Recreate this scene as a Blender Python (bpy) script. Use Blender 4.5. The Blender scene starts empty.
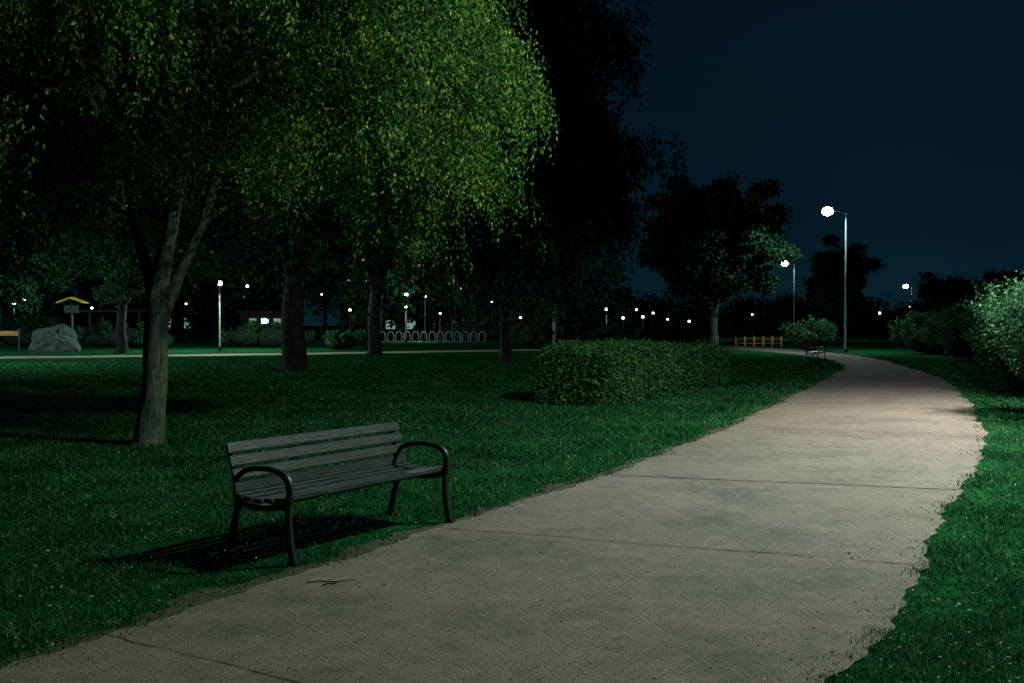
import bpy, bmesh, math, random
import numpy as np
from mathutils import Vector, Matrix
random.seed(4); rng=np.random.default_rng(7)
scene=bpy.context.scene
scene.view_settings.view_transform='Standard'
scene.view_settings.look='None'
scene.view_settings.exposure=0
COL=scene.collection

# ------------------------------------------------------------ materials
def new_mat(name):
    m=bpy.data.materials.new(name); m.use_nodes=True
    nt=m.node_tree; nt.nodes.clear()
    out=nt.nodes.new('ShaderNodeOutputMaterial')
    return m,nt,out
def principled(nt,col=(.5,.5,.5),rough=.8,metal=0,spec=.3):
    p=nt.nodes.new('ShaderNodeBsdfPrincipled')
    p.inputs['Base Color'].default_value=(*col,1); p.inputs['Roughness'].default_value=rough
    p.inputs['Metallic'].default_value=metal
    p.inputs['Specular IOR Level'].default_value=spec
    return p
def noise(nt,co,scale,detail=4,rough=.55):
    n=nt.nodes.new('ShaderNodeTexNoise'); n.inputs['Scale'].default_value=scale
    n.inputs['Detail'].default_value=detail; n.inputs['Roughness'].default_value=rough
    nt.links.new(co,n.inputs['Vector']); return n
def ramp(nt,fac,stops):
    r=nt.nodes.new('ShaderNodeValToRGB'); e=r.color_ramp.elements
    while len(e)<len(stops): e.new(.5)
    for i,(p,c) in enumerate(stops):
        e[i].position=p; e[i].color=(*c,1)
    nt.links.new(fac,r.inputs['Fac']); return r
def mix(nt,a,b,fac,mode='MIX'):
    m=nt.nodes.new('ShaderNodeMix'); m.data_type='RGBA'; m.blend_type=mode
    if isinstance(fac,(int,float)): m.inputs[0].default_value=fac
    else: nt.links.new(fac,m.inputs[0])
    for i,s in ((6,a),(7,b)):
        if isinstance(s,tuple): m.inputs[i].default_value=(*s,1)
        else: nt.links.new(s,m.inputs[i])
    return m.outputs[2]
def bump(nt,h,p,strength=.4,dist=.01):
    b=nt.nodes.new('ShaderNodeBump'); b.inputs['Strength'].default_value=strength
    b.inputs['Distance'].default_value=dist
    nt.links.new(h,b.inputs['Height']); nt.links.new(b.outputs[0],p.inputs['Normal'])
def coords(nt): 
    return nt.nodes.new('ShaderNodeTexCoord').outputs['Object']

def simple_mat(name,col,rough=.6,metal=0,var=.35,scale=6,spec=.3):
    m,nt,out=new_mat(name); co=coords(nt)
    n=noise(nt,co,scale,5)
    d=tuple(c*(1-var) for c in col); l=tuple(min(1,c*(1+var)) for c in col)
    r=ramp(nt,n.outputs['Fac'],[(.3,d),(.7,l)])
    p=principled(nt,col,rough,metal,spec); nt.links.new(r.outputs[0],p.inputs['Base Color'])
    bump(nt,n.outputs['Fac'],p,.15,.01)
    nt.links.new(p.outputs[0],out.inputs[0]); return m
def emit_mat(name,col,s):
    m,nt,out=new_mat(name); e=nt.nodes.new('ShaderNodeEmission')
    e.inputs[0].default_value=(*col,1); e.inputs[1].default_value=s
    nt.links.new(e.outputs[0],out.inputs[0])
    try: m.cycles.emission_sampling='NONE'
    except Exception: pass
    return m
def leaf_mat(name,stops,trans=.35,lo=.55,sc=.9):
    m,nt,out=new_mat(name)
    g=nt.nodes.new('ShaderNodeNewGeometry')
    r=ramp(nt,g.outputs['Random Per Island'],stops)
    co=coords(nt); n=noise(nt,co,sc,2)
    n2=ramp(nt,n.outputs['Fac'],[(.3,(lo,lo+.05,lo+.05)),(.7,(1.15,1.1,1))])
    c=mix(nt,r.outputs[0],n2.outputs[0],1.0,'MULTIPLY')
    p=nt.nodes.new('ShaderNodeBsdfDiffuse'); nt.links.new(c,p.inputs['Color'])
    if trans<=0:
        nt.links.new(p.outputs[0],out.inputs[0]); return m
    t=nt.nodes.new('ShaderNodeBsdfTranslucent'); nt.links.new(c,t.inputs[0])
    ms=nt.nodes.new('ShaderNodeMixShader'); ms.inputs[0].default_value=trans
    nt.links.new(p.outputs[0],ms.inputs[1]); nt.links.new(t.outputs[0],ms.inputs[2])
    nt.links.new(ms.outputs[0],out.inputs[0]); return m

# ground
def ground_mat():
    m,nt,out=new_mat('grass_ground_mat'); co=coords(nt)
    n1=noise(nt,co,.35,5); n2=noise(nt,co,5,6,.75); n3=noise(nt,co,60,3,.7)
    a=ramp(nt,n1.outputs['Fac'],[(.3,(.006,.052,.022)),(.7,(.016,.105,.038))])
    b=ramp(nt,n2.outputs['Fac'],[(.32,(.25,.3,.3)),(.68,(1.5,1.4,1.3))])
    c=mix(nt,a.outputs[0],b.outputs[0],1.0,'MULTIPLY')
    b3=ramp(nt,n3.outputs['Fac'],[(.35,(.35,.35,.35)),(.65,(1.6,1.6,1.5))])
    c=mix(nt,c,b3.outputs[0],1.0,'MULTIPLY')
    p=principled(nt,(.1,.1,.1),1,0,0); nt.links.new(c,p.inputs['Base Color'])
    bump(nt,n3.outputs['Fac'],p,.8,.05)
    nt.links.new(p.outputs[0],out.inputs[0]); return m
def soil_mat():
    m,nt,out=new_mat('soil_mat'); co=coords(nt)
    n2=noise(nt,co,14,6,.7)
    b=ramp(nt,n2.outputs['Fac'],[(.3,(.025,.034,.022)),(.7,(.085,.085,.06))])
    p=principled(nt,(.1,.1,.1),.95,0,.1); nt.links.new(b.outputs[0],p.inputs['Base Color'])
    bump(nt,n2.outputs['Fac'],p,.8,.03)
    nt.links.new(p.outputs[0],out.inputs[0]); return m
def path_mat(name,k):
    m,nt,out=new_mat(name); co=coords(nt)
    n1=noise(nt,co,.3,4,.55); n2=noise(nt,co,6,7,.75); n3=noise(nt,co,110,3,.8); n4=noise(nt,co,.8,9,.78)
    v=nt.nodes.new('ShaderNodeTexVoronoi'); v.inputs['Scale'].default_value=110; nt.links.new(co,v.inputs['Vector'])
    a=ramp(nt,n1.outputs['Fac'],[(.35,(.235*k,.228*k,.202*k)),(.65,(.295*k,.272*k,.240*k))])
    b=ramp(nt,n2.outputs['Fac'],[(.3,(.72,.75,.75)),(.7,(1.18,1.15,1.13))])
    c=mix(nt,a.outputs[0],b.outputs[0],1.0,'MULTIPLY')
    d=ramp(nt,n3.outputs['Fac'],[(.36,(.42,.46,.46)),(.64,(1.5,1.45,1.4))])
    c=mix(nt,c,d.outputs[0],1.0,'MULTIPLY')
    e=ramp(nt,n4.outputs['Fac'],[(.36,(.60,.66,.63)),(.50,(1,1,1)),(.7,(1.14,1.11,1.08))])
    c=mix(nt,c,e.outputs[0],1.0,'MULTIPLY')
    f=ramp(nt,v.outputs['Distance'],[(.05,(1.5,1.46,1.42)),(.3,(.96,.96,.96))])
    c=mix(nt,c,f.outputs[0],1.0,'MULTIPLY')
    p=principled(nt,(.1,.1,.1),.9,0,.2); nt.links.new(c,p.inputs['Base Color'])
    bump(nt,n3.outputs['Fac'],p,.6,.01)
    nt.links.new(p.outputs[0],out.inputs[0]); return m
def bark_mat(name,col):
    m,nt,out=new_mat(name); co=coords(nt)
    mp=nt.nodes.new('ShaderNodeMapping'); mp.inputs['Scale'].default_value=(1,1,.22); nt.links.new(co,mp.inputs[0])
    n=noise(nt,mp.outputs[0],22,6,.7); n2=noise(nt,co,2.5,4)
    a=ramp(nt,n.outputs['Fac'],[(.35,tuple(c*.3 for c in col)),(.65,tuple(c*1.4 for c in col))])
    b=ramp(nt,n2.outputs['Fac'],[(.3,(.6,.65,.6)),(.7,(1.1,1.1,1.1))])
    c=mix(nt,a.outputs[0],b.outputs[0],1.0,'MULTIPLY')
    p=principled(nt,col,.9,0,.15); nt.links.new(c,p.inputs['Base Color'])
    bump(nt,n.outputs['Fac'],p,1.0,.05)
    nt.links.new(p.outputs[0],out.inputs[0]); return m
def wood_mat():
    m,nt,out=new_mat('weathered_wood_mat'); co=coords(nt)
    mp=nt.nodes.new('ShaderNodeMapping'); mp.inputs['Scale'].default_value=(.06,1,1); nt.links.new(co,mp.inputs[0])
    n=noise(nt,mp.outputs[0],70,6,.7); n2=noise(nt,co,4,4)
    a=ramp(nt,n.outputs['Fac'],[(.3,(.007,.018,.016)),(.7,(.036,.058,.050))])
    b=ramp(nt,n2.outputs['Fac'],[(.3,(.35,.4,.4)),(.7,(1.25,1.25,1.2))])
    c=mix(nt,a.outputs[0],b.outputs[0],1.0,'MULTIPLY')
    p=principled(nt,(.1,.1,.1),.42,0,.35); nt.links.new(c,p.inputs['Base Color'])
    bump(nt,n.outputs['Fac'],p,.5,.005)
    nt.links.new(p.outputs[0],out.inputs[0]); return m

M_GROUND=ground_mat(); M_SOIL=soil_mat(); M_PATH=path_mat('path_mat',.55); M_PATH2=path_mat('side_path_mat',1.25)
M_BARK=bark_mat('bark_mat',(.085,.11,.085)); M_BARKD=bark_mat('dark_bark_mat',(.028,.032,.028))
M_WOOD=wood_mat()
M_IRON=simple_mat('cast_iron_mat',(.010,.018,.017),.42,.2,.3,30,.5)
M_STEEL=simple_mat('galvanised_steel_mat',(.030,.045,.047),.8,0,.2,8,.1)
M_DARKST=simple_mat('dark_steel_mat',(.04,.05,.055),.6,.2,.2,8)
M_CRACK=simple_mat('joint_mat',(.022,.025,.022),.95,0,.5,20)
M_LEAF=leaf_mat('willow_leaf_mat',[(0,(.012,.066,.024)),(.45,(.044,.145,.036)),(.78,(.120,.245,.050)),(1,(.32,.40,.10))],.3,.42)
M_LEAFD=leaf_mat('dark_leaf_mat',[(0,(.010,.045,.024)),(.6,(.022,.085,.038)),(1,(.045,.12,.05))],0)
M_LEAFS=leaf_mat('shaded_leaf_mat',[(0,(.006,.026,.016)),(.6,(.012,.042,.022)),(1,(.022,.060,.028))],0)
M_HEDGE=leaf_mat('hedge_leaf_mat',[(0,(.008,.050,.022)),(.6,(.028,.105,.036)),(1,(.085,.20,.062))],0,.6,1.6)
M_BUSH=leaf_mat('shrub_leaf_mat',[(0,(.010,.055,.028)),(.6,(.034,.125,.060)),(1,(.11,.24,.12))],.2,.40,1.4)
M_GRASS=leaf_mat('grass_blade_mat',[(0,(.005,.044,.019)),(.5,(.017,.120,.043)),(.90,(.052,.205,.075)),(1,(.20,.26,.13))],.3,.38,.7)
M_DEAD=leaf_mat('fallen_leaf_mat',[(0,(.08,.08,.045)),(.5,(.20,.20,.13)),(1,(.42,.44,.36))],0)
M_GRIT=leaf_mat('grit_mat',[(0,(.04,.04,.036)),(.5,(.14,.13,.11)),(1,(.42,.40,.36))],0)
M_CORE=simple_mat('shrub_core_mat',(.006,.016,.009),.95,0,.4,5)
M_ROCK=simple_mat('granite_mat',(.040,.062,.068),.9,0,.5,3)
M_ORANGE=simple_mat('orange_paint_mat',(.30,.14,.05),.6,0,.25,5)
M_YELLOW=simple_mat('yellow_paint_mat',(.50,.44,.03),.5,0,.15,5)
M_WHITE=simple_mat('white_paint_mat',(.20,.24,.23),.5,0,.15,5)
M_CONC=simple_mat('concrete_mat',(.030,.038,.042),.9,0,.25,2)
M_GLASS=simple_mat('dark_glass_mat',(.01,.015,.02),.1,0,.1,2,.6)
M_LED=emit_mat('led_mat',(.80,1.0,.97),90)
M_GLOBE=emit_mat('lamp_globe_mat',(.60,1.0,.88),12)
M_GLOBEW=emit_mat('warm_globe_mat',(1.0,.72,.40),7)
M_WINLIT=emit_mat('lit_window_mat',(.55,.95,.80),.30)
M_SIGNLIT=emit_mat('lit_sign_mat',(.35,.70,1.0),5)

# ------------------------------------------------------------ mesh helpers
def obj_from_mesh(name,me,mat=None,parent=None):
    if mat: me.materials.append(mat)
    o=bpy.data.objects.new(name,me); COL.objects.link(o)
    if parent: o.parent=parent
    return o
def empty(name,loc=(0,0,0),rz=0):
    e=bpy.data.objects.new(name,None); e.location=loc; e.rotation_euler=(0,0,rz); COL.objects.link(e); return e
def poly_soup(name,V,mat,parent=None):
    N,k,_=V.shape
    me=bpy.data.meshes.new(name)
    me.vertices.add(N*k); me.vertices.foreach_set('co',V.reshape(-1).astype(np.float32))
    me.loops.add(N*k); me.loops.foreach_set('vertex_index',np.arange(N*k,dtype=np.int32))
    me.polygons.add(N); me.polygons.foreach_set('loop_start',np.arange(0,N*k,k,dtype=np.int32))
    me.polygons.foreach_set('loop_total',np.full(N,k,dtype=np.int32))
    me.update(calc_edges=True)
    return obj_from_mesh(name,me,mat,parent)
def leaves(P,axis,L,W):
    n=len(P)
    a=axis/np.linalg.norm(axis,axis=1,keepdims=True)
    r=rng.normal(size=(n,3)); s=np.cross(a,r); s/=np.linalg.norm(s,axis=1,keepdims=True)+1e-9
    L=(L*rng.uniform(.6,1.3,n))[:,None]; W=(W*rng.uniform(.7,1.3,n))[:,None]
    return np.stack([P,P+a*L*.45+s*W*.5,P+a*L,P+a*L*.45-s*W*.5],axis=1)
class Tubes:
    def __init__(s): s.v=[]; s.f=[]
    def add(s,pts,radii,sides=8,cap=True,wob=0):
        pts=[Vector(p) for p in pts]; n0=len(s.v)
        prev=None
        for i,p in enumerate(pts):
            if i==0: d=pts[1]-p
            elif i==len(pts)-1: d=p-pts[i-1]
            else: d=pts[i+1]-pts[i-1]
            d.normalize()
            if prev is None:
                x=d.cross(Vector((0,1,0)) if abs(d.y)<.9 else Vector((1,0,0)))
            else: x=prev-d*prev.dot(d)
            x.normalize(); prev=x; y=d.cross(x)
            r=radii[i] if hasattr(radii,'__len__') else radii
            for k in range(sides):
                a=2*math.pi*k/sides
                rr=r*(1+wob*math.sin(3*a+i*.7)+wob*.6*math.sin(5*a-i*.4))
                s.v.append(tuple(p+x*math.cos(a)*rr+y*math.sin(a)*rr))
        for i in range(len(pts)-1):
            for k in range(sides):
                a=n0+i*sides+k; b=n0+i*sides+(k+1)%sides
                s.f.append((a,b,b+sides,a+sides))
        if cap:
            s.f.append(tuple(n0+k for k in range(sides))[::-1])
            s.f.append(tuple(n0+(len(pts)-1)*sides+k for k in range(sides)))
    def build(s,name,mat,parent=None,smooth=True):
        me=bpy.data.meshes.new(name); me.from_pydata(s.v,[],s.f); me.update()
        if smooth: me.polygons.foreach_set('use_smooth',[True]*len(me.polygons))
        return obj_from_mesh(name,me,mat,parent)
def box(name,loc,size,mat,parent=None,rot=(0,0,0),bevel=.01):
    bm=bmesh.new(); bmesh.ops.create_cube(bm,size=1)
    for v in bm.verts: v.co=Vector((v.co.x*size[0],v.co.y*size[1],v.co.z*size[2]))
    if bevel>0: bmesh.ops.bevel(bm,geom=list(bm.edges),offset=min(bevel,min(size)*.45),segments=2,affect='EDGES')
    me=bpy.data.meshes.new(name); bm.to_mesh(me); bm.free()
    o=obj_from_mesh(name,me,mat,parent); o.location=loc; o.rotation_euler=rot; return o
def ball(name,loc,r,mat,parent=None,scale=(1,1,1),sub=2):
    bm=bmesh.new(); bmesh.ops.create_icosphere(bm,subdivisions=sub,radius=r)
    me=bpy.data.meshes.new(name); bm.to_mesh(me); bm.free()
    me.polygons.foreach_set('use_smooth',[True]*len(me.polygons))
    o=obj_from_mesh(name,me,mat,parent); o.location=loc; o.scale=scale; return o
def wave(x,y,s=1.0):
    return (np.sin(x*1.7*s+y*.9*s)+np.sin(x*-.8*s+y*2.3*s+1.3)+np.sin(x*3.9*s-y*3.1*s+.5)*.6+np.sin(x*7.3*s+y*6.1*s)*.4)/3.0
def smooth_poly(pts,n=4):
    P=[np.array(p,float) for p in pts]; P=[2*P[0]-P[1]]+P+[2*P[-1]-P[-2]]; out=[]
    for i in range(1,len(P)-2):
        for k in range(n):
            t=k/n; a,b,c,d=P[i-1],P[i],P[i+1],P[i+2]
            out.append(.5*((2*b)+(-a+c)*t+(2*a-5*b+4*c-d)*t*t+(-a+3*b-3*c+d)*t**3))
    out.append(P[-2]); return out

# ------------------------------------------------------------ ground & path
def grid_ground():
    xs=np.concatenate([np.linspace(-900,-80,12),np.linspace(-75,75,60),np.linspace(80,900,12)])
    ys=np.concatenate([np.linspace(-300,-30,8),np.linspace(-25,150,70),np.linspace(160,1500,14)])
    v=[(x,y,0) for y in ys for x in xs]; n=len(xs); f=[]
    for j in range(len(ys)-1):
        for i in range(n-1):
            a=j*n+i; f.append((a,a+1,a+n+1,a+n))
    me=bpy.data.meshes.new('ground'); me.from_pydata(v,[],f); obj_from_mesh('grass_ground',me,M_GROUND)
grid_ground()
LE=np.array([(-12,-6),(-8,-1.2),(-4.2,2.6),(-2.35,4.64),(-1.79,5.71),(-1.33,6.45),(-.80,7.37),(-.30,8.25),(.50,9.65),(1.48,11.54),(2.61,13.8),(4.51,18.1),(6.77,23.4),(10.3,31.8),(13.0,38.8),(15.0,48),(15.2,60),(12.5,75),(6,95),(-4,125)])
RE=np.array([(-9,-9),(-4.5,-3),(-1,1.4),(1.44,4.45),(1.98,5.31),(2.48,6.12),(3.26,7.58),(4.5,9.95),(5.8,12.2),(7.5,15.9),(10.3,22.7),(12.9,30),(15.5,39.8),(17.6,49.75),(18.3,62),(16.2,77),(10,97),(0,127)])
def curve(E): return np.array(smooth_poly(E,10))
LC=curve(LE); RC=curve(RE)
def xl(y): return np.interp(y,LC[:,1],LC[:,0])
def xr(y): return np.interp(y,RC[:,1],RC[:,0])
def eo(y,ph): return .040*np.sin(y*1.3+ph)+.028*np.sin(y*4.7+ph*2)+.018*np.sin(y*13.1+ph*3)+.012*np.sin(y*29+ph)
def strip(name,yv,l,r,z,mat,nx=8):
    v=[];f=[]
    for i,y in enumerate(yv):
        for k in range(nx+1): v.append((l[i]+(r[i]-l[i])*k/nx,y,z))
    for i in range(len(yv)-1):
        for k in range(nx):
            a=i*(nx+1)+k; f.append((a,a+1,a+nx+2,a+nx+1))
    me=bpy.data.meshes.new(name); me.from_pydata(v,[],f); return obj_from_mesh(name,me,mat)
yv=np.concatenate([np.arange(-6,30,.04),np.arange(30,120,.5)])
strip('soil_verge',yv,xl(yv)-.08-np.abs(eo(yv*.8,4))*2.5,xl(yv)+.5,.004,M_SOIL)
strip('footpath',yv,xl(yv)+eo(yv,0),xr(yv)+eo(yv,1),.008,M_PATH)
xv=np.linspace(-75,14.5,90)
yc=np.interp(xv,[-75,-40,-22,-12,-4.4,14.5],[38,44,50,55,60,72])
v=[];f=[]
for i in range(len(xv)):
    w=1.9+.15*math.sin(i*1.3)
    v+= [(xv[i],yc[i]-w,.006),(xv[i],yc[i]+w,.006)]
    if i: a=2*i-2; f.append((a,a+2,a+3,a+1))
me=bpy.data.meshes.new('side_path'); me.from_pydata(v,[],f); obj_from_mesh('side_path',me,M_PATH2)

def joint(name,p0,p1,w=.012):
    n=60; v=[]; f=[]
    p0=np.array(p0);p1=np.array(p1); d=(p1-p0)/np.linalg.norm(p1-p0); nn=np.array([-d[1],d[0]])
    for i in range(n+1):
        t=i/n; p=p0+(p1-p0)*t+nn*(.014*math.sin(t*11+p0[0])+.006*math.sin(t*47)+random.uniform(-.004,.004))
        ww=w*random.uniform(.35,1.2)
        a=p+nn*ww*.5; b=p-nn*ww*.5
        v+=[(a[0],a[1],.012),(b[0],b[1],.012)]
        if i: k=2*i-2; f.append((k,k+1,k+3,k+2))
    me=bpy.data.meshes.new(name); me.from_pydata(v,[],f); obj_from_mesh(name,me,M_CRACK)
joint('paving_joint',(-.62,7.80),(2.75,6.55),.014)
joint('paving_joint',(.95,10.55),(4.45,9.55),.030)
joint('paving_joint',(-2.15,5.15),(.6,3.4),.008)
joint('paving_joint',(3.4,15.6),(6.9,14.2),.022)

# ------------------------------------------------------------ grass blades
def grass():
    N=560000
    y=np.exp(rng.uniform(math.log(3.2),math.log(46),N)); x=rng.uniform(-1,1,N)*(.60*y+1.2)
    dl=(xl(y)+eo(y,0))-x; dr=x-(xr(y)+eo(y,1))
    wv=wave(x*5,y*5)*.09+wave(x*13,y*13)*.06
    d=np.maximum(dl+wv,dr+.05+wv)
    prob=np.clip((d+.07)/.18,0,1)**1.2
    fr=np.clip((wave(x*17,y*17)-.15)*3,0,1)*np.clip((d+.20)/.2,0,1)
    prob=np.maximum(prob,fr*.55)
    prob*=np.clip((46-y)/16,0,1)
    bx=x+1.25; by=y-7.45; u=bx*.55+by*.835; w=bx*.835-by*.55
    worn=np.exp(-(u/1.25)**4-((w-.12)/.42)**2)
    prob*=1-.7*worn
    cl=wave(x*1.9,y*1.9)+.35*wave(x*6.1+2,y*5.3); prob*=np.clip(.78+cl*.6,.08,1)
    keep=rng.uniform(size=N)<prob
    x=x[keep];y=y[keep];cl=cl[keep];d=d[keep]; n=len(x)
    h=rng.uniform(.014,.055,n)*np.clip(1+cl*.55,.4,2)*np.clip(.7+d,.45,1)*(1+np.clip(y-8,0,20)*.02)
    w=.0034*np.maximum(1,y/5.5)*rng.uniform(.7,1.4,n)
    a=rng.uniform(0,2*np.pi,n); lean=rng.uniform(.1,1.2,n)*h; la=rng.uniform(0,2*np.pi,n)
    P=np.stack([x,y,np.zeros(n)],1)
    s=np.stack([np.cos(a)*w,np.sin(a)*w,np.zeros(n)],1)
    tip=P+np.stack([np.cos(la)*lean,np.sin(la)*lean,h],1)
    poly_soup('grass_blades',np.stack([P-s,P+s,tip],1),M_GRASS)
    N=13000
    y=np.exp(rng.uniform(math.log(3.6),math.log(26),N)); x=rng.uniform(-1,1,N)*(.58*y+1)
    on=(x>xl(y))&(x<xr(y))
    dd=np.minimum(np.abs(x-xl(y)),np.abs(x-xr(y)))
    keep=(~on&(rng.uniform(size=N)<.5+.5*np.clip(wave(x,y)+.3,0,1)))|(on&(rng.uniform(size=N)<.09+.7*np.exp(-dd*4)))
    x=x[keep];y=y[keep];n=len(x); on=on[keep]
    P=np.stack([x,y,np.where(on,.014,rng.uniform(.02,.045,n))],1)
    ax=rng.normal(size=(n,3)); ax[:,2]*=.15
    V=leaves(P,ax,.022,.012)
    V[:,:,2]=np.maximum(V[:,:,2],.013)
    poly_soup('fallen_leaves',V,M_DEAD)
    N=22000
    y=np.exp(rng.uniform(math.log(3.4),math.log(16),N)); x=xl(y)+(xr(y)-xl(y))*rng.uniform(0,1,N)
    P=np.stack([x,y,np.full(N,.009)],1)
    r=rng.uniform(.001,.0042,N)*np.maximum(1,y/9); a=rng.uniform(0,6.28,N)
    def c(k): return P+np.stack([np.cos(a+k)*r,np.sin(a+k)*r,np.zeros(N)],1)
    top=P+np.stack([np.zeros(N),np.zeros(N),r*.9],1); A,B,C=c(0),c(2.1),c(4.2)
    poly_soup('gravel',np.concatenate([np.stack([A,B,top],1),np.stack([B,C,top],1),np.stack([C,A,top],1)]),M_GRIT)
grass()
tw=Tubes()
for k,(px,py,a,L) in enumerate([(-1.27,6.10,.2,.30),(-1.15,6.04,.75,.12)]):
    tw.add([(px+math.cos(a)*L*t,py+math.sin(a)*L*t+.012*math.sin(t*7),.016+.003*math.sin(t*9)) for t in (0,.3,.6,1)],[.004,.004,.004,.0015],6)
tw.build('fallen_twigs',M_BARKD)

# ------------------------------------------------------------ bench
def make_bench(loc,rz):
    B=empty('park_bench',loc,rz)
    HL=.86
    for side,nm in ((-1,'left'),(1,'right')):
        t=Tubes(); x=side*HL
        back=smooth_poly([(x,-.33,0),(x,-.285,.18),(x,-.235,.38),(x,-.27,.58),(x,-.335,.775)],5)
        t.add(back,[.027]*len(back),8)
        arm=smooth_poly([(x,-.255,.47),(x,-.235,.545),(x,-.15,.60),(x,0,.622),(x,.15,.612),(x,.245,.565),(x,.268,.47),(x,.25,.36),(x,.262,.18),(x,.30,0)],5)
        t.add(arm,[.020]*22+[.026]*(len(arm)-22),8)
        seat=smooth_poly([(x,-.245,.385),(x,-.1,.352),(x,.1,.362),(x,.255,.392)],4)
        t.add(seat,[.022]*len(seat),8)
        t.build('frame_'+nm,M_IRON,B)
        for fy in (-.33,.30): 
            box('foot',(x,fy,.014),(.06,.075,.02),M_IRON,B,bevel=.005)
    brace=Tubes(); brace.add([(-HL,.0,.36),(HL,.0,.36)],.012,8); brace.build('cross_brace',M_IRON,B)
    for i,yy in enumerate((-.185,-.085,.015,.115,.215)):
        z=.408+.02*abs(i-1.8)/2
        box('seat_slat_%d'%(i+1),(0,yy,z),(1.84,.078,.03),M_WOOD,B,rot=((i-1.8)*.03,0,0),bevel=.007)
    for i,z in enumerate((.475,.565,.655,.745)):
        yb=np.interp(z,[.38,.58,.775],[-.235,-.27,-.335])+.038
        box('back_slat_%d'%(i+1),(0,yb,z),(1.84,.024,.074),M_WOOD,B,rot=(.28 if z>.55 else .17,0,0),bevel=.007)
    return B
make_bench((-1.225,7.46,.004),math.atan2(-.55,.835)-math.pi/2)
make_bench((13.3,43.6,.0),math.atan2(-.45,.89)-math.pi/2)

# ------------------------------------------------------------ trees
def make_tree(name,base,limbs,c,R,nt,clump,per,LL,LW,mat,bark,droop=0.,strand=.8,seed=1,zmin=2,lop=None,pw=.45):
    global rng
    rng=np.random.default_rng(seed)
    E=empty(name,base)
    T=Tubes(); nodes=[]
    for pts,rad in limbs:
        sp=smooth_poly(pts,5); rr=np.interp(np.linspace(0,1,len(sp)),np.linspace(0,1,len(rad)),rad)
        T.add(sp,list(rr),16 if rad[0]>.1 else 8,wob=.05)
        nodes+= [(p,r) for p,r in zip(sp,rr) if p[2]>zmin*.8]
    N=[n[0] for n in nodes]; NR=[n[1] for n in nodes]
    c=np.array(c,float);R=np.array(R,float); tg=[]
    while len(tg)<nt:
        p=rng.normal(size=3); p/=np.linalg.norm(p); p*=rng.uniform(.12,1)**pw
        q=c+p*R*(1+.14*math.sin(5*math.atan2(p[1],p[0])+seed)+.10*math.sin(7*p[2]+seed*2))
        if q[2]<zmin: continue
        if lop is not None and lop(q): continue
        tg.append(q)
    core=c*1.; core[2]=c[2]-R[2]*.5
    tg.sort(key=lambda q:np.linalg.norm((q-core)/R))
    allL=[]
    for q in tg:
        A=np.array(N); d=np.linalg.norm(A-q,axis=1)+np.maximum(0,A[:,2]-q[2])*.6
        k=int(np.argmin(d)); s=A[k]; r0=min(NR[k]*.6,.012+.02*d[k])
        m1=s+(q-s)*.5+rng.normal(size=3)*.06*d[k]; m1[2]+=.10*d[k]
        pts=smooth_poly([s,m1,q],3)
        T.add(pts,list(np.linspace(r0,max(.004,r0*.35),len(pts))),5,cap=False)
        for j,p in enumerate(pts[2:]): N.append(p); NR.append(r0*(1-.1*j))
        n=int(per*rng.uniform(.4,1.6))
        if droop>0:
            ns=max(3,n//30); st=q+rng.normal(size=(ns,3))*clump*np.array([1,1,.7])
            outw=st-c; outw[:,2]=0; outw/=np.linalg.norm(outw,axis=1,keepdims=True)+1e-6
            ln=strand*rng.uniform(.4,1.3,ns)
            idx=rng.integers(0,ns,n); t=rng.uniform(0,1,n)
            P=st[idx]+outw[idx]*(ln[idx]*(t-.3*t*t))[:,None]*.35
            P[:,2]-=ln[idx]*(t**1.3)
            P+=rng.normal(size=(n,3))*.035*(LL/.06)
            ax=rng.normal(size=(n,3))*.7; ax[:,2]-=droop
        else:
            p=rng.normal(size=(n,3)); p/=np.linalg.norm(p,axis=1,keepdims=True); p*=(rng.uniform(0,1,n)**.45)[:,None]
            P=q+p*clump*1.5*np.array([1,1,.7])
            ax=rng.normal(size=(n,3))
        allL.append(leaves(P,ax,LL,LW))
    T.build('trunk_and_branches',bark,E)
    poly_soup('foliage',np.concatenate(allL),mat,E)
    return E

nl=[
 ([(0,0,-.05),(.02,0,.12),(.06,0,.5),(.10,0,.95),(.12,0,1.5),(.15,0,2.0),(.27,-.04,2.6),(.43,-.08,3.3),(.57,.1,4.5),(.50,.3,6.0),(.4,.3,7.4)],[.27,.205,.175,.16,.155,.145,.105,.085,.06,.045,.02]),
 ([(.09,0,1.45),(.06,.03,2.0),(-.06,.08,2.5),(-.3,.2,3.1),(-.65,.3,3.95),(-1.05,.5,5.1),(-1.5,.6,6.3)],[.10,.095,.078,.066,.052,.04,.02]),
 ([(.13,0,1.4),(.24,.02,1.85),(.42,.05,2.3),(.72,.1,3.0),(1.17,.0,4.2),(2.0,-.2,4.9),(3.3,-.5,5.7)],[.10,.10,.085,.07,.052,.04,.02]),
 ([(.72,.1,2.95),(1.0,.4,3.25),(1.5,.7,3.4),(2.4,1.0,3.9),(3.4,1.1,4.4)],[.045,.04,.035,.03,.015]),
 ([(-.3,.2,3.1),(-.9,-.2,3.6),(-1.8,-.5,4.1),(-3.0,-.6,4.5)],[.05,.04,.03,.015]),
 ([(.45,-.1,3.3),(.2,-.9,3.9),(.1,-1.8,4.6),(.3,-2.6,5.4)],[.05,.04,.03,.015]),
 ([(.57,.1,4.5),(1.5,.9,5.3),(2.4,1.6,6.2)],[.05,.035,.015]),
]
def lop(q):
    r=math.hypot(q[0],q[1])
    return q[2]<4.0-.16*r
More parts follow.
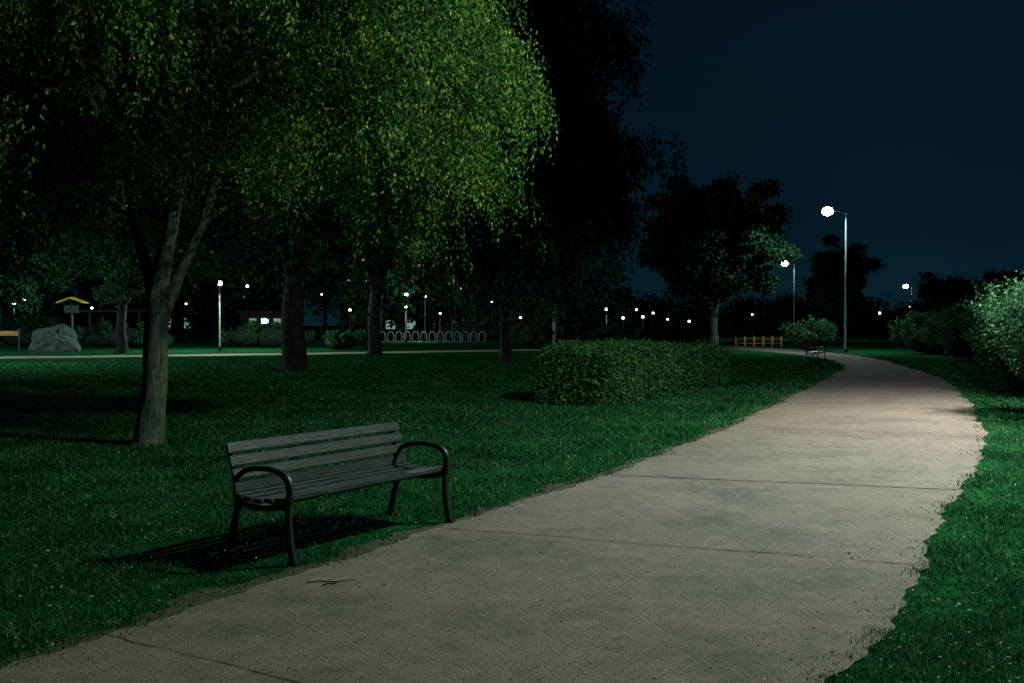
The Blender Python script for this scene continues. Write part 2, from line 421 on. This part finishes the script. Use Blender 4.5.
make_tree('willow_tree',(-4.87,13.3,0),nl,(0.35,.3,5.5),(5.0,3.7,3.1),320,.25,980,.068,.029,M_LEAF,M_BARK,droop=1.1,strand=.85,seed=11,zmin=3.0,lop=lop,pw=.36)

def limbset(h,r,spread,seed,zf):
    rr=random.Random(seed); L=[([(0,0,-.05),(.05,0,.3),(.0,0,zf*.5),(.1,0,zf)],[r*1.35,r*1.05,r*.9,r*.8])]
    for k in range(6):
        a=k*1.05+rr.uniform(-.3,.3); s=spread*rr.uniform(.4,.75)
        L.append(([(.1,0,zf*.92),(math.cos(a)*s*.3,math.sin(a)*s*.3,zf+(h-zf)*.25),(math.cos(a)*s*.7,math.sin(a)*s*.7,zf+(h-zf)*.5),(math.cos(a)*s,math.sin(a)*s,h*.85)],[r*.55,r*.42,r*.28,r*.1]))
    return L
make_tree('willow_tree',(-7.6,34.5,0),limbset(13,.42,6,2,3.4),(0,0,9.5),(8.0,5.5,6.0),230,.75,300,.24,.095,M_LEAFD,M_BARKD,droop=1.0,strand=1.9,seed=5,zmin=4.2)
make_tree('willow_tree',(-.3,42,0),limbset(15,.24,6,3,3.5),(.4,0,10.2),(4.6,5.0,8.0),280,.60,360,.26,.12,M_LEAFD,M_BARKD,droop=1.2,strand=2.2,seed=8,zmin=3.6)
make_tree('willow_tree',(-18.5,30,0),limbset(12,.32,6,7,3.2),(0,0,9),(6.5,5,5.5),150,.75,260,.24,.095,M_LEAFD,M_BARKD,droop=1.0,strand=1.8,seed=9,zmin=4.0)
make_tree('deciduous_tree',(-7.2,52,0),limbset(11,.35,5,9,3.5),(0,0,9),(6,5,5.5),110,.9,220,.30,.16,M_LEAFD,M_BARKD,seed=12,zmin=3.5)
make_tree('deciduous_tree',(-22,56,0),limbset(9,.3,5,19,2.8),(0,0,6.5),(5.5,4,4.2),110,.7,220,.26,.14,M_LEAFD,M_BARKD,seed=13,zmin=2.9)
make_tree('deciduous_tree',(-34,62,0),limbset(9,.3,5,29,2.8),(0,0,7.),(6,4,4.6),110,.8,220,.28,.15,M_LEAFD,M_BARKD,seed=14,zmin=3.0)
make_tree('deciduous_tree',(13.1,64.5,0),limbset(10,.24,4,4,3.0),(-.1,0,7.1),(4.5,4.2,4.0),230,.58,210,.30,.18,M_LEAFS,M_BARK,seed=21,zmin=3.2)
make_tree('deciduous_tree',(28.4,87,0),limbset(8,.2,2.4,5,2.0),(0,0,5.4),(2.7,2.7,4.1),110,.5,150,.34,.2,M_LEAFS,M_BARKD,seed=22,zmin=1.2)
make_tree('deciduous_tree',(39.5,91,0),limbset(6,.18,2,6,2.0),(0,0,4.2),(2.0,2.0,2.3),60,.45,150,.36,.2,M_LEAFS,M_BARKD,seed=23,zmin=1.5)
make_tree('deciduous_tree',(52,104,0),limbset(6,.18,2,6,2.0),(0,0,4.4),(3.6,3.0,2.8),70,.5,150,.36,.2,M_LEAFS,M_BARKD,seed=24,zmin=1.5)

# ------------------------------------------------------------ hedges and shrubs
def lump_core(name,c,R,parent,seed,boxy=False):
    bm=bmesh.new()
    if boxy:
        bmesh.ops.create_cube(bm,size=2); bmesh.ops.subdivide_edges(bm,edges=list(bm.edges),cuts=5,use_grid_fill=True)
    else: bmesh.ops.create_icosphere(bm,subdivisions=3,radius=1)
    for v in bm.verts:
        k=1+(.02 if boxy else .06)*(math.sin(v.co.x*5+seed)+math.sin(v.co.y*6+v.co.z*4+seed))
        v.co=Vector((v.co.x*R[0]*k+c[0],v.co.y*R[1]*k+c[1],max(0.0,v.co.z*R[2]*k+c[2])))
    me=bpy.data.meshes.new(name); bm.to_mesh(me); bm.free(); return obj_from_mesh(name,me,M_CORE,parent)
def make_hedge(loc,rz,LX,WY,H,n,seed):
    global rng; rng=np.random.default_rng(seed)
    E=empty('hedge',loc,rz)
    lump_core('core',(0,0,H/2-.03),(LX/2-.15,WY/2-.15,H/2-.10),E,seed,True)
    P=rng.uniform(-1,1,size=(n*3,3)); P[:,2]=np.abs(P[:,2])
    f=rng.integers(0,5,n*3)
    P[f==0,0]=-1;P[f==1,0]=1;P[f==2,1]=-1;P[f==3,1]=1;P[f==4,2]=1
    area=np.array([WY*H,WY*H,LX*H,LX*H,LX*WY]); area/=area.max()
    P=P[rng.uniform(size=len(P))<area[f]]
    e=9; s=(np.abs(P)**e).sum(1)**(1/e); P=P/s[:,None]
    nrm=P*np.array([1,1,.8]); nrm/=np.linalg.norm(nrm,axis=1,keepdims=True)
    Q=np.stack([P[:,0]*LX/2,P[:,1]*WY/2,P[:,2]*H],1)
    off=wave(Q[:,0]*2.2+Q[:,1]*1.3+Q[:,2]*2,Q[:,2]*3+Q[:,1]*2+seed)*.045+wave(Q[:,0]*7+Q[:,1]*6,Q[:,2]*8+Q[:,1]*5)*.05+rng.normal(size=len(Q))*.03-.015
    spr=rng.uniform(size=len(Q))<.04; off[spr]+=rng.uniform(.03,.12,spr.sum())
    Q+=nrm*off[:,None]; Q=Q[Q[:,2]>.03]
    ax=rng.normal(size=(len(Q),3)); 
    poly_soup('foliage',leaves(Q,ax,.066,.042),M_HEDGE,E)
hd=math.atan2(26.5-19.3,5.9-1.9)
make_hedge((2.2,21.7,0),hd,4.4,1.7,1.16,30000,3)
make_hedge((4.25,25.75,0),hd,4.2,1.65,1.02,20000,4)
def make_bush(loc,R,n,seed,LL=.07,mat=None,name='bush',lobes=14):
    global rng; rng=np.random.default_rng(seed)
    E=empty(name,loc); R=np.array(R)
    lump_core('core',(0,0,R[2]*.8),(R[0]*.6,R[1]*.6,R[2]*.75),E,seed)
    out=[]
    st=Tubes()
    for k in range(lobes):
        d=rng.normal(size=3); d[2]=abs(d[2])*.9-.25; d/=np.linalg.norm(d)
        c=d*R*rng.uniform(.5,.85); c[2]=max(.2,c[2]+R[2]*.85); lr=R.min()*rng.uniform(.22,.5)
        m=n//lobes; p=rng.normal(size=(m,3)); p/=np.linalg.norm(p,axis=1,keepdims=True); p*=(rng.uniform(.2,1.15,m)**.5)[:,None]
        P=c+p*lr
        ns=max(4,m//45); sd=rng.normal(size=(ns,3)); sd[:,2]=np.abs(sd[:,2])+.5; sd/=np.linalg.norm(sd,axis=1,keepdims=True)
        sel=rng.uniform(size=m)<.45; idx=rng.integers(0,ns,m); t=rng.uniform(.6,1.75,m)
        Ps=c+sd[idx]*(lr*t)[:,None]+rng.normal(size=(m,3))*.03
        P[sel]=Ps[sel]
        ax=rng.normal(size=(m,3))*.8+p*.6; out.append(leaves(P,ax,LL,LL*.42))
        st.add([(0,0,.05),tuple(c*.5),tuple(c)],[.03,.02,.01],5)
    st.build('stems',M_BARKD,E)
    V=np.concatenate(out); V=V[V[:,:,2].min(1)>.01]
    poly_soup('foliage',V,mat or M_BUSH,E)
make_bush((9.75,16.6,0),(1.7,2.2,1.32),42000,31,.085,lobes=46)
make_bush((12.4,22.0,0),(2.0,2.2,1.42),26000,32,.10,lobes=32)
make_bush((14.6,26.3,0),(2.0,2.4,1.36),18000,33,.11,lobes=24)
make_bush((16.7,31.0,0),(2.0,2.6,1.32),14000,34,.13,lobes=20)
make_bush((18.9,37.5,0),(2.0,2.8,1.30),11000,35,.14)
make_bush((20.9,45.5,0),(2.0,2.8,1.30),9000,36,.16)
make_bush((23.0,55.0,0),(2.2,2.8,1.2),8000,37,.18)
make_bush((27.5,43.0,0),(2.8,2.6,1.7),8000,38,.17)
make_bush((18.0,60.5,0),(1.6,1.5,.95),7000,39,.15)
make_bush((1.2,76,0),(2.4,1.4,.9),6000,40,.18)
make_bush((8.2,78,0),(3.5,1.4,.7),6000,41,.18)
make_bush((-11,64,0),(1.7,1.2,.7),5000,42,.16)
make_bush((-27,70,0),(5,1.5,.9),8000,43,.18,M_LEAFD)
make_bush((-18,72,0),(4,1.5,.9),8000,44,.18,M_LEAFD)
make_bush((12.5,82,0),(4,1.5,.8),8000,45,.2,M_LEAFD)
make_bush((-4,100,0),(5,1.5,.8),8000,46,.2,M_LEAFD)
make_bush((-36,74,0),(5,1.5,1.1),8000,47,.2,M_LEAFD)

def belt():
    global rng; rng=np.random.default_rng(77)
    out=[]; T=Tubes()
    spec=[]
    for x in np.arange(-95,6,4.2): spec.append((x+rng.uniform(-2,2),rng.uniform(104,120),rng.uniform(9,15),rng.uniform(4,6)))
    for x in np.arange(6,110,4.2): spec.append((x+rng.uniform(-2,2),rng.uniform(135,155),rng.uniform(3.0,6.5),rng.uniform(3.5,5.5)))
    for x in np.arange(62,84,4): spec.append((x,rng.uniform(128,136),rng.uniform(7,10),rng.uniform(4,5.5)))
    for (x,y,h,r) in spec:
        T.add([(x,y,0),(x+.2,y,h*.5)],[.28,.15],6)
        for k in range(11):
            c=np.array([x+rng.normal()*r*.5,y+rng.normal()*r*.4,h*rng.uniform(.25,.85)]); lr=r*rng.uniform(.25,.45)
            p=rng.normal(size=(170,3))*.62; ax=rng.normal(size=(170,3))
            out.append(leaves(c+p*np.array([lr,lr,min(lr,h*.2)]),ax,.6,.4))
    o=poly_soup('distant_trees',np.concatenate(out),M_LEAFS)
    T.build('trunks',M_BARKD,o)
belt()

# ------------------------------------------------------------ lamps
def spot(parent,loc,power,col,angle=174,blend=.12,size=.12):
    L=bpy.data.lights.new('bulb','SPOT'); L.energy=power; L.color=col; L.spot_size=math.radians(angle); L.spot_blend=blend
    L.shadow_soft_size=size
    o=bpy.data.objects.new('bulb',L); COL.objects.link(o); o.parent=parent; o.location=loc; return o
def street_lamp(loc,rz,h=8.2,power=0,arm=.85,col=(.93,1.0,.90),lens=.22,angle=174,blend=.12):
    E=empty('street_lamp',loc,rz)
    t=Tubes(); t.add([(0,0,0),(0,0,.25),(0,0,.26),(0,0,h*.5),(0,0,h)],[.12,.12,.085,.07,.05],12)
    t.build('post',M_STEEL,E)
    t=Tubes(); t.add(smooth_poly([(0,0,h-.15),(0,-.08,h-.02),(0,-arm*.5,h+.05),(0,-arm,h+.08)],4),.035,8); t.build('arm',M_STEEL,E)
    box('base_plate',(0,0,.02),(.36,.36,.03),M_STEEL,E,bevel=.006)
    box('head',(0,-arm-.25,h+.14),(.30,.68,.11),M_DARKST,E,bevel=.04)
    ball('lens',(0,-arm-.28,h+.05),lens,M_LED,E,(.9,1.1,.85))
    if power: spot(E,(0,-arm-.28,h-.14-max(0,lens-.2)),power,col,angle,blend)
    return E
W=math.radians
street_lamp((6.9,9.6,0),W(-80),7.6,5200,col=(.86,1.0,.86))
street_lamp((12.2,16.0,0),W(-80),8.2,10500,arm=1.6,col=(1.0,.89,.79),angle=122,blend=.85)
street_lamp((-23.5,38,0),W(60),8.2,4600,col=(.82,1.0,.88))  # unseen lamp beyond the left edge, added to brighten the lawn and crown undersides
street_lamp((19.6,58.5,0),W(-85),8.2,2600,col=(.82,1.0,.93),lens=.30)
street_lamp((30.6,108,0),W(-80),8.2,1200,col=(.82,1.0,.93),lens=.34)
street_lamp((69,172,0),W(-80),8.2,lens=.4)
street_lamp((64,190,0),W(-80),7.2,lens=.4)
def park_lamp(loc,h=4.0,power=0,warm=False,r=.19):
    E=empty('park_lamp',loc)
    t=Tubes(); t.add([(0,0,0),(0,0,.3),(0,0,.32),(0,0,h)],[.09,.09,.055,.045],8); t.build('post',M_DARKST,E)
    ball('globe',(0,0,h+r*.9),r,M_GLOBEW if warm else M_GLOBE,E)
    t=Tubes(); t.add([(0,0,h-.06),(0,0,h+.04)],[.05,.11],8); t.build('collar',M_DARKST,E)
    if power:
        L=bpy.data.lights.new('bulb','POINT'); L.energy=power; L.color=(.80,1,.85) if not warm else (1,.75,.45); L.shadow_soft_size=.2
        o=bpy.data.objects.new('bulb',L); COL.objects.link(o); o.parent=E; o.location=(0,0,h+.55)
park_lamp((-17.9,61,0),4.0,power=3600,r=.17)
park_lamp((-36,52,0),4.2,power=3200)
park_lamp((-10.6,100,0),4.5,power=600,r=.17)
park_lamp((-25.5,96,0),5.2,r=.14)
park_lamp((-12.5,92,0),2.4,r=.12)
park_lamp((-6.2,86,0),2.5,r=.10,warm=True)
park_lamp((.8,95,0),2.2,r=.11)
park_lamp((9.3,98,0),3.0,r=.14,power=300)
park_lamp((11.6,104,0),2.2,r=.14)
park_lamp((13.4,102,0),2.3,r=.14)
park_lamp((15.6,110,0),2.8,r=.12)
park_lamp((21,118,0),1.9,r=.14)
park_lamp((48,130,0),3.0,r=.15)
park_lamp((66,165,0),4.5,r=.18,warm=True)
park_lamp((-49,100,0),4.0,r=.14)
park_lamp((-44,88,0),3.4,r=.13,power=400)
park_lamp((-9.5,89,0),3.1,power=350,r=.12)
rq=random.Random(9)
for (x,Yd,h) in [(-42.6,101,3.2),(-32.4,99,3.6),(-19.3,101,4.6),(-16.6,102,3.0),(-8.9,102,4.4),(-5.8,97,2.2),(-2.1,103,3.8),(-.4,101,2.4),(7.5,118,2.4),(15.5,124,3.4),(20,128,2.2),(30.4,126,2.8)]:
    park_lamp((x,Yd,0),h,r=rq.uniform(.09,.15),warm=rq.random()<.25)

# ------------------------------------------------------------ background furniture & buildings
def building(name,x,y,w,d,h,floors,cols,lit,seed):
    rr=random.Random(seed); E=empty(name,(x,y,0))
    box('walls',(0,0,h/2),(w,d,h),M_CONC,E,bevel=.05)
    box('parapet',(0,0,h+.17),(w+.4,d+.4,.3),M_CONC,E,bevel=.03)
    fh=h/floors; cw=w/cols
    for i in range(floors):
        for j in range(cols):
            X=-w/2+cw*(j+.5); Z=fh*(i+.55)
            m=M_WINLIT if rr.random()<lit else M_GLASS
            box('window',(X,-d/2-.03,Z),(cw*.45,.05,fh*.38),m,E,bevel=0)
            box('sill',(X,-d/2-.07,Z-fh*.19-.07),(cw*.55,.12,.08),M_CONC,E,bevel=0)
    box('door',(0,-d/2-.04,.95),(1.6,.07,1.9),M_DARKST,E,bevel=.01)
    return E
building('office_building',-46,128,34,10,10,3,14,.14,1)
building('office_building',-9,132,26,10,9,3,10,.16,2)
S=empty('illuminated_sign',(-4.2,88,0))
for sx in (-1,1): box('post',(sx*.8,.1,2.3),(.08,.08,4.6),M_DARKST,S,bevel=.01)
box('frame',(0,.06,4.95),(2.3,.14,.75),M_DARKST,S,bevel=.02)
for k in range(4): box('letter_%d'%(k+1),(-.78+k*.52,-.06,4.98),(.38,.05,.42),M_SIGNLIT,S,bevel=.02)
P=empty('park_pavilion',(-38.5,98,0))
for sx in (-2.4,2.4):
    for sy in (-1.5,1.5): box('column',(sx,sy,1.4),(.16,.16,2.8),M_DARKST,P,bevel=.01)
box('roof',(0,0,2.95),(6.4,4.2,.22),M_CONC,P,bevel=.04)
K=empty('kiosk',(-24.5,100,0)); box('walls',(0,0,1.4),(5,2.5,2.8),M_CONC,K,bevel=.03); box('roof',(0,-.2,2.9),(5.5,3.2,.18),M_DARKST,K,bevel=.03)
for k in range(3): box('window_%d'%(k+1),(-1.2+k*1.2,-1.28,2.0),(.7,.05,.5),M_SIGNLIT if k==1 else M_WINLIT,K,bevel=.01)
R_=empty('bicycle_rack',(-7.4,92,0)); t=Tubes()
for k in range(13):
    x=-4.6+k*.77
    t.add(smooth_poly([(x-.27,0,0),(x-.27,0,.65),(x-.18,0,.9),(x,0,.98),(x+.18,0,.9),(x+.27,0,.65),(x+.27,0,0)],4),.045,6)
t.build('hoops',M_WHITE,R_); t=Tubes(); t.add([(-5,0,.04),(5,0,.04)],.04,6); t.build('base_rail',M_WHITE,R_)
t=empty('marker_post',(3.15,73,0)); tt=Tubes(); tt.add([(0,0,0),(0,0,3.1)],[.17,.17],12); tt.build('post',M_WHITE,t)
tt=Tubes(); tt.add([(0,0,3.1),(0,0,3.16),(0,0,3.22)],[.2,.2,.05],12); tt.build('cap',M_STEEL,t)
Bq=empty('barrier_fence',(17.0,68,0))
for k in range(6):
    tt=Tubes(); tt.add([(-1.7+k*.62,0,0),(-1.7+k*.62,0,.8),(-1.7+k*.62,0,.85)],[.07,.07,.02],8); tt.build('post_%d'%(k+1),M_ORANGE,Bq)
for z in (.35,.7): 
    tt=Tubes(); tt.add([(-1.7,0,z),(1.4,0,z)],.02,6); tt.build('rail',M_ORANGE,Bq)
Rf=empty('railing',(14.5,90,0)); tt=Tubes()
for k in range(21): tt.add([(-8+k*.8,0,0),(-8+k*.8,0,1.05)],.03,6)
for z in (.3,1.05): tt.add([(-8,0,z),(8,0,z)],.03,6)
tt.build('rails_and_posts',M_STEEL,Rf)
def boulder(loc,R,seed):
    bm=bmesh.new(); bmesh.ops.create_icosphere(bm,subdivisions=4,radius=1)
    from mathutils import noise as mn
    for v in bm.verts:
        k=1+.42*mn.noise(v.co*1.3+Vector((seed,0,0)))+.14*mn.noise(v.co*4)
        c=v.co*k
        v.co=Vector((c.x*R[0],c.y*R[1],c.z*R[2]+R[2]*.45))
    me=bpy.data.meshes.new('boulder'); bm.to_mesh(me); bm.free(); o=obj_from_mesh('boulder',me,M_ROCK); o.location=loc
boulder((-27.3,59.5,0),(1.5,1.0,1.05),3)
Y=empty('trail_sign',(-27.6,62.5,0))
tt=Tubes(); tt.add([(0,0,0),(0,0,3.0)],.07,8); tt.build('post',M_DARKST,Y)
box('board',(0,-.1,2.6),(.9,.06,.5),M_STEEL,Y,bevel=.01); box('roof_left',(-.4,0,3.15),(.95,.8,.07),M_YELLOW,Y,rot=(0,-.35,0),bevel=.01); box('roof_right',(.42,0,3.15),(.95,.8,.07),M_YELLOW,Y,rot=(0,.35,0),bevel=.01)
Bn=empty('banner',(-30.8,60,0))
for sx in (-1.1,1.1): box('post',(sx,0,.7),(.07,.07,1.4),M_DARKST,Bn,bevel=.01)
box('cloth',(0,-.05,1.1),(2.1,.03,.28),M_ORANGE,Bn,bevel=.005)

# ------------------------------------------------------------ sky
w=bpy.data.worlds.new('World'); scene.world=w; w.use_nodes=True; nt=w.node_tree; nt.nodes.clear()
out=nt.nodes.new('ShaderNodeOutputWorld'); bg=nt.nodes.new('ShaderNodeBackground')
tc=nt.nodes.new('ShaderNodeTexCoord'); sx=nt.nodes.new('ShaderNodeSeparateXYZ'); nt.links.new(tc.outputs['Generated'],sx.inputs[0])
r=ramp(nt,sx.outputs['Z'],[(0,(.0024,.0155,.0235)),(.10,(.0019,.0104,.0185)),(.35,(.0015,.0058,.0125)),(1,(.001,.0045,.010))])
n=noise(nt,tc.outputs['Generated'],2.2,3); rr=ramp(nt,n.outputs['Fac'],[(.3,(.85,.85,.85)),(.7,(1.12,1.12,1.12))])
c=mix(nt,r.outputs[0],rr.outputs[0],1.0,'MULTIPLY')
nt.links.new(c,bg.inputs[0]); bg.inputs[1].default_value=1.0; nt.links.new(bg.outputs[0],out.inputs[0])

# ------------------------------------------------------------ camera
cam=bpy.data.cameras.new('camera'); co=bpy.data.objects.new('camera',cam); COL.objects.link(co)
cam.lens=35; cam.sensor_width=36; cam.clip_end=3000; cam.clip_start=.05
co.location=(0,0,1.6); co.rotation_euler=(math.radians(90-.95),0,0)
scene.camera=co
print('done')
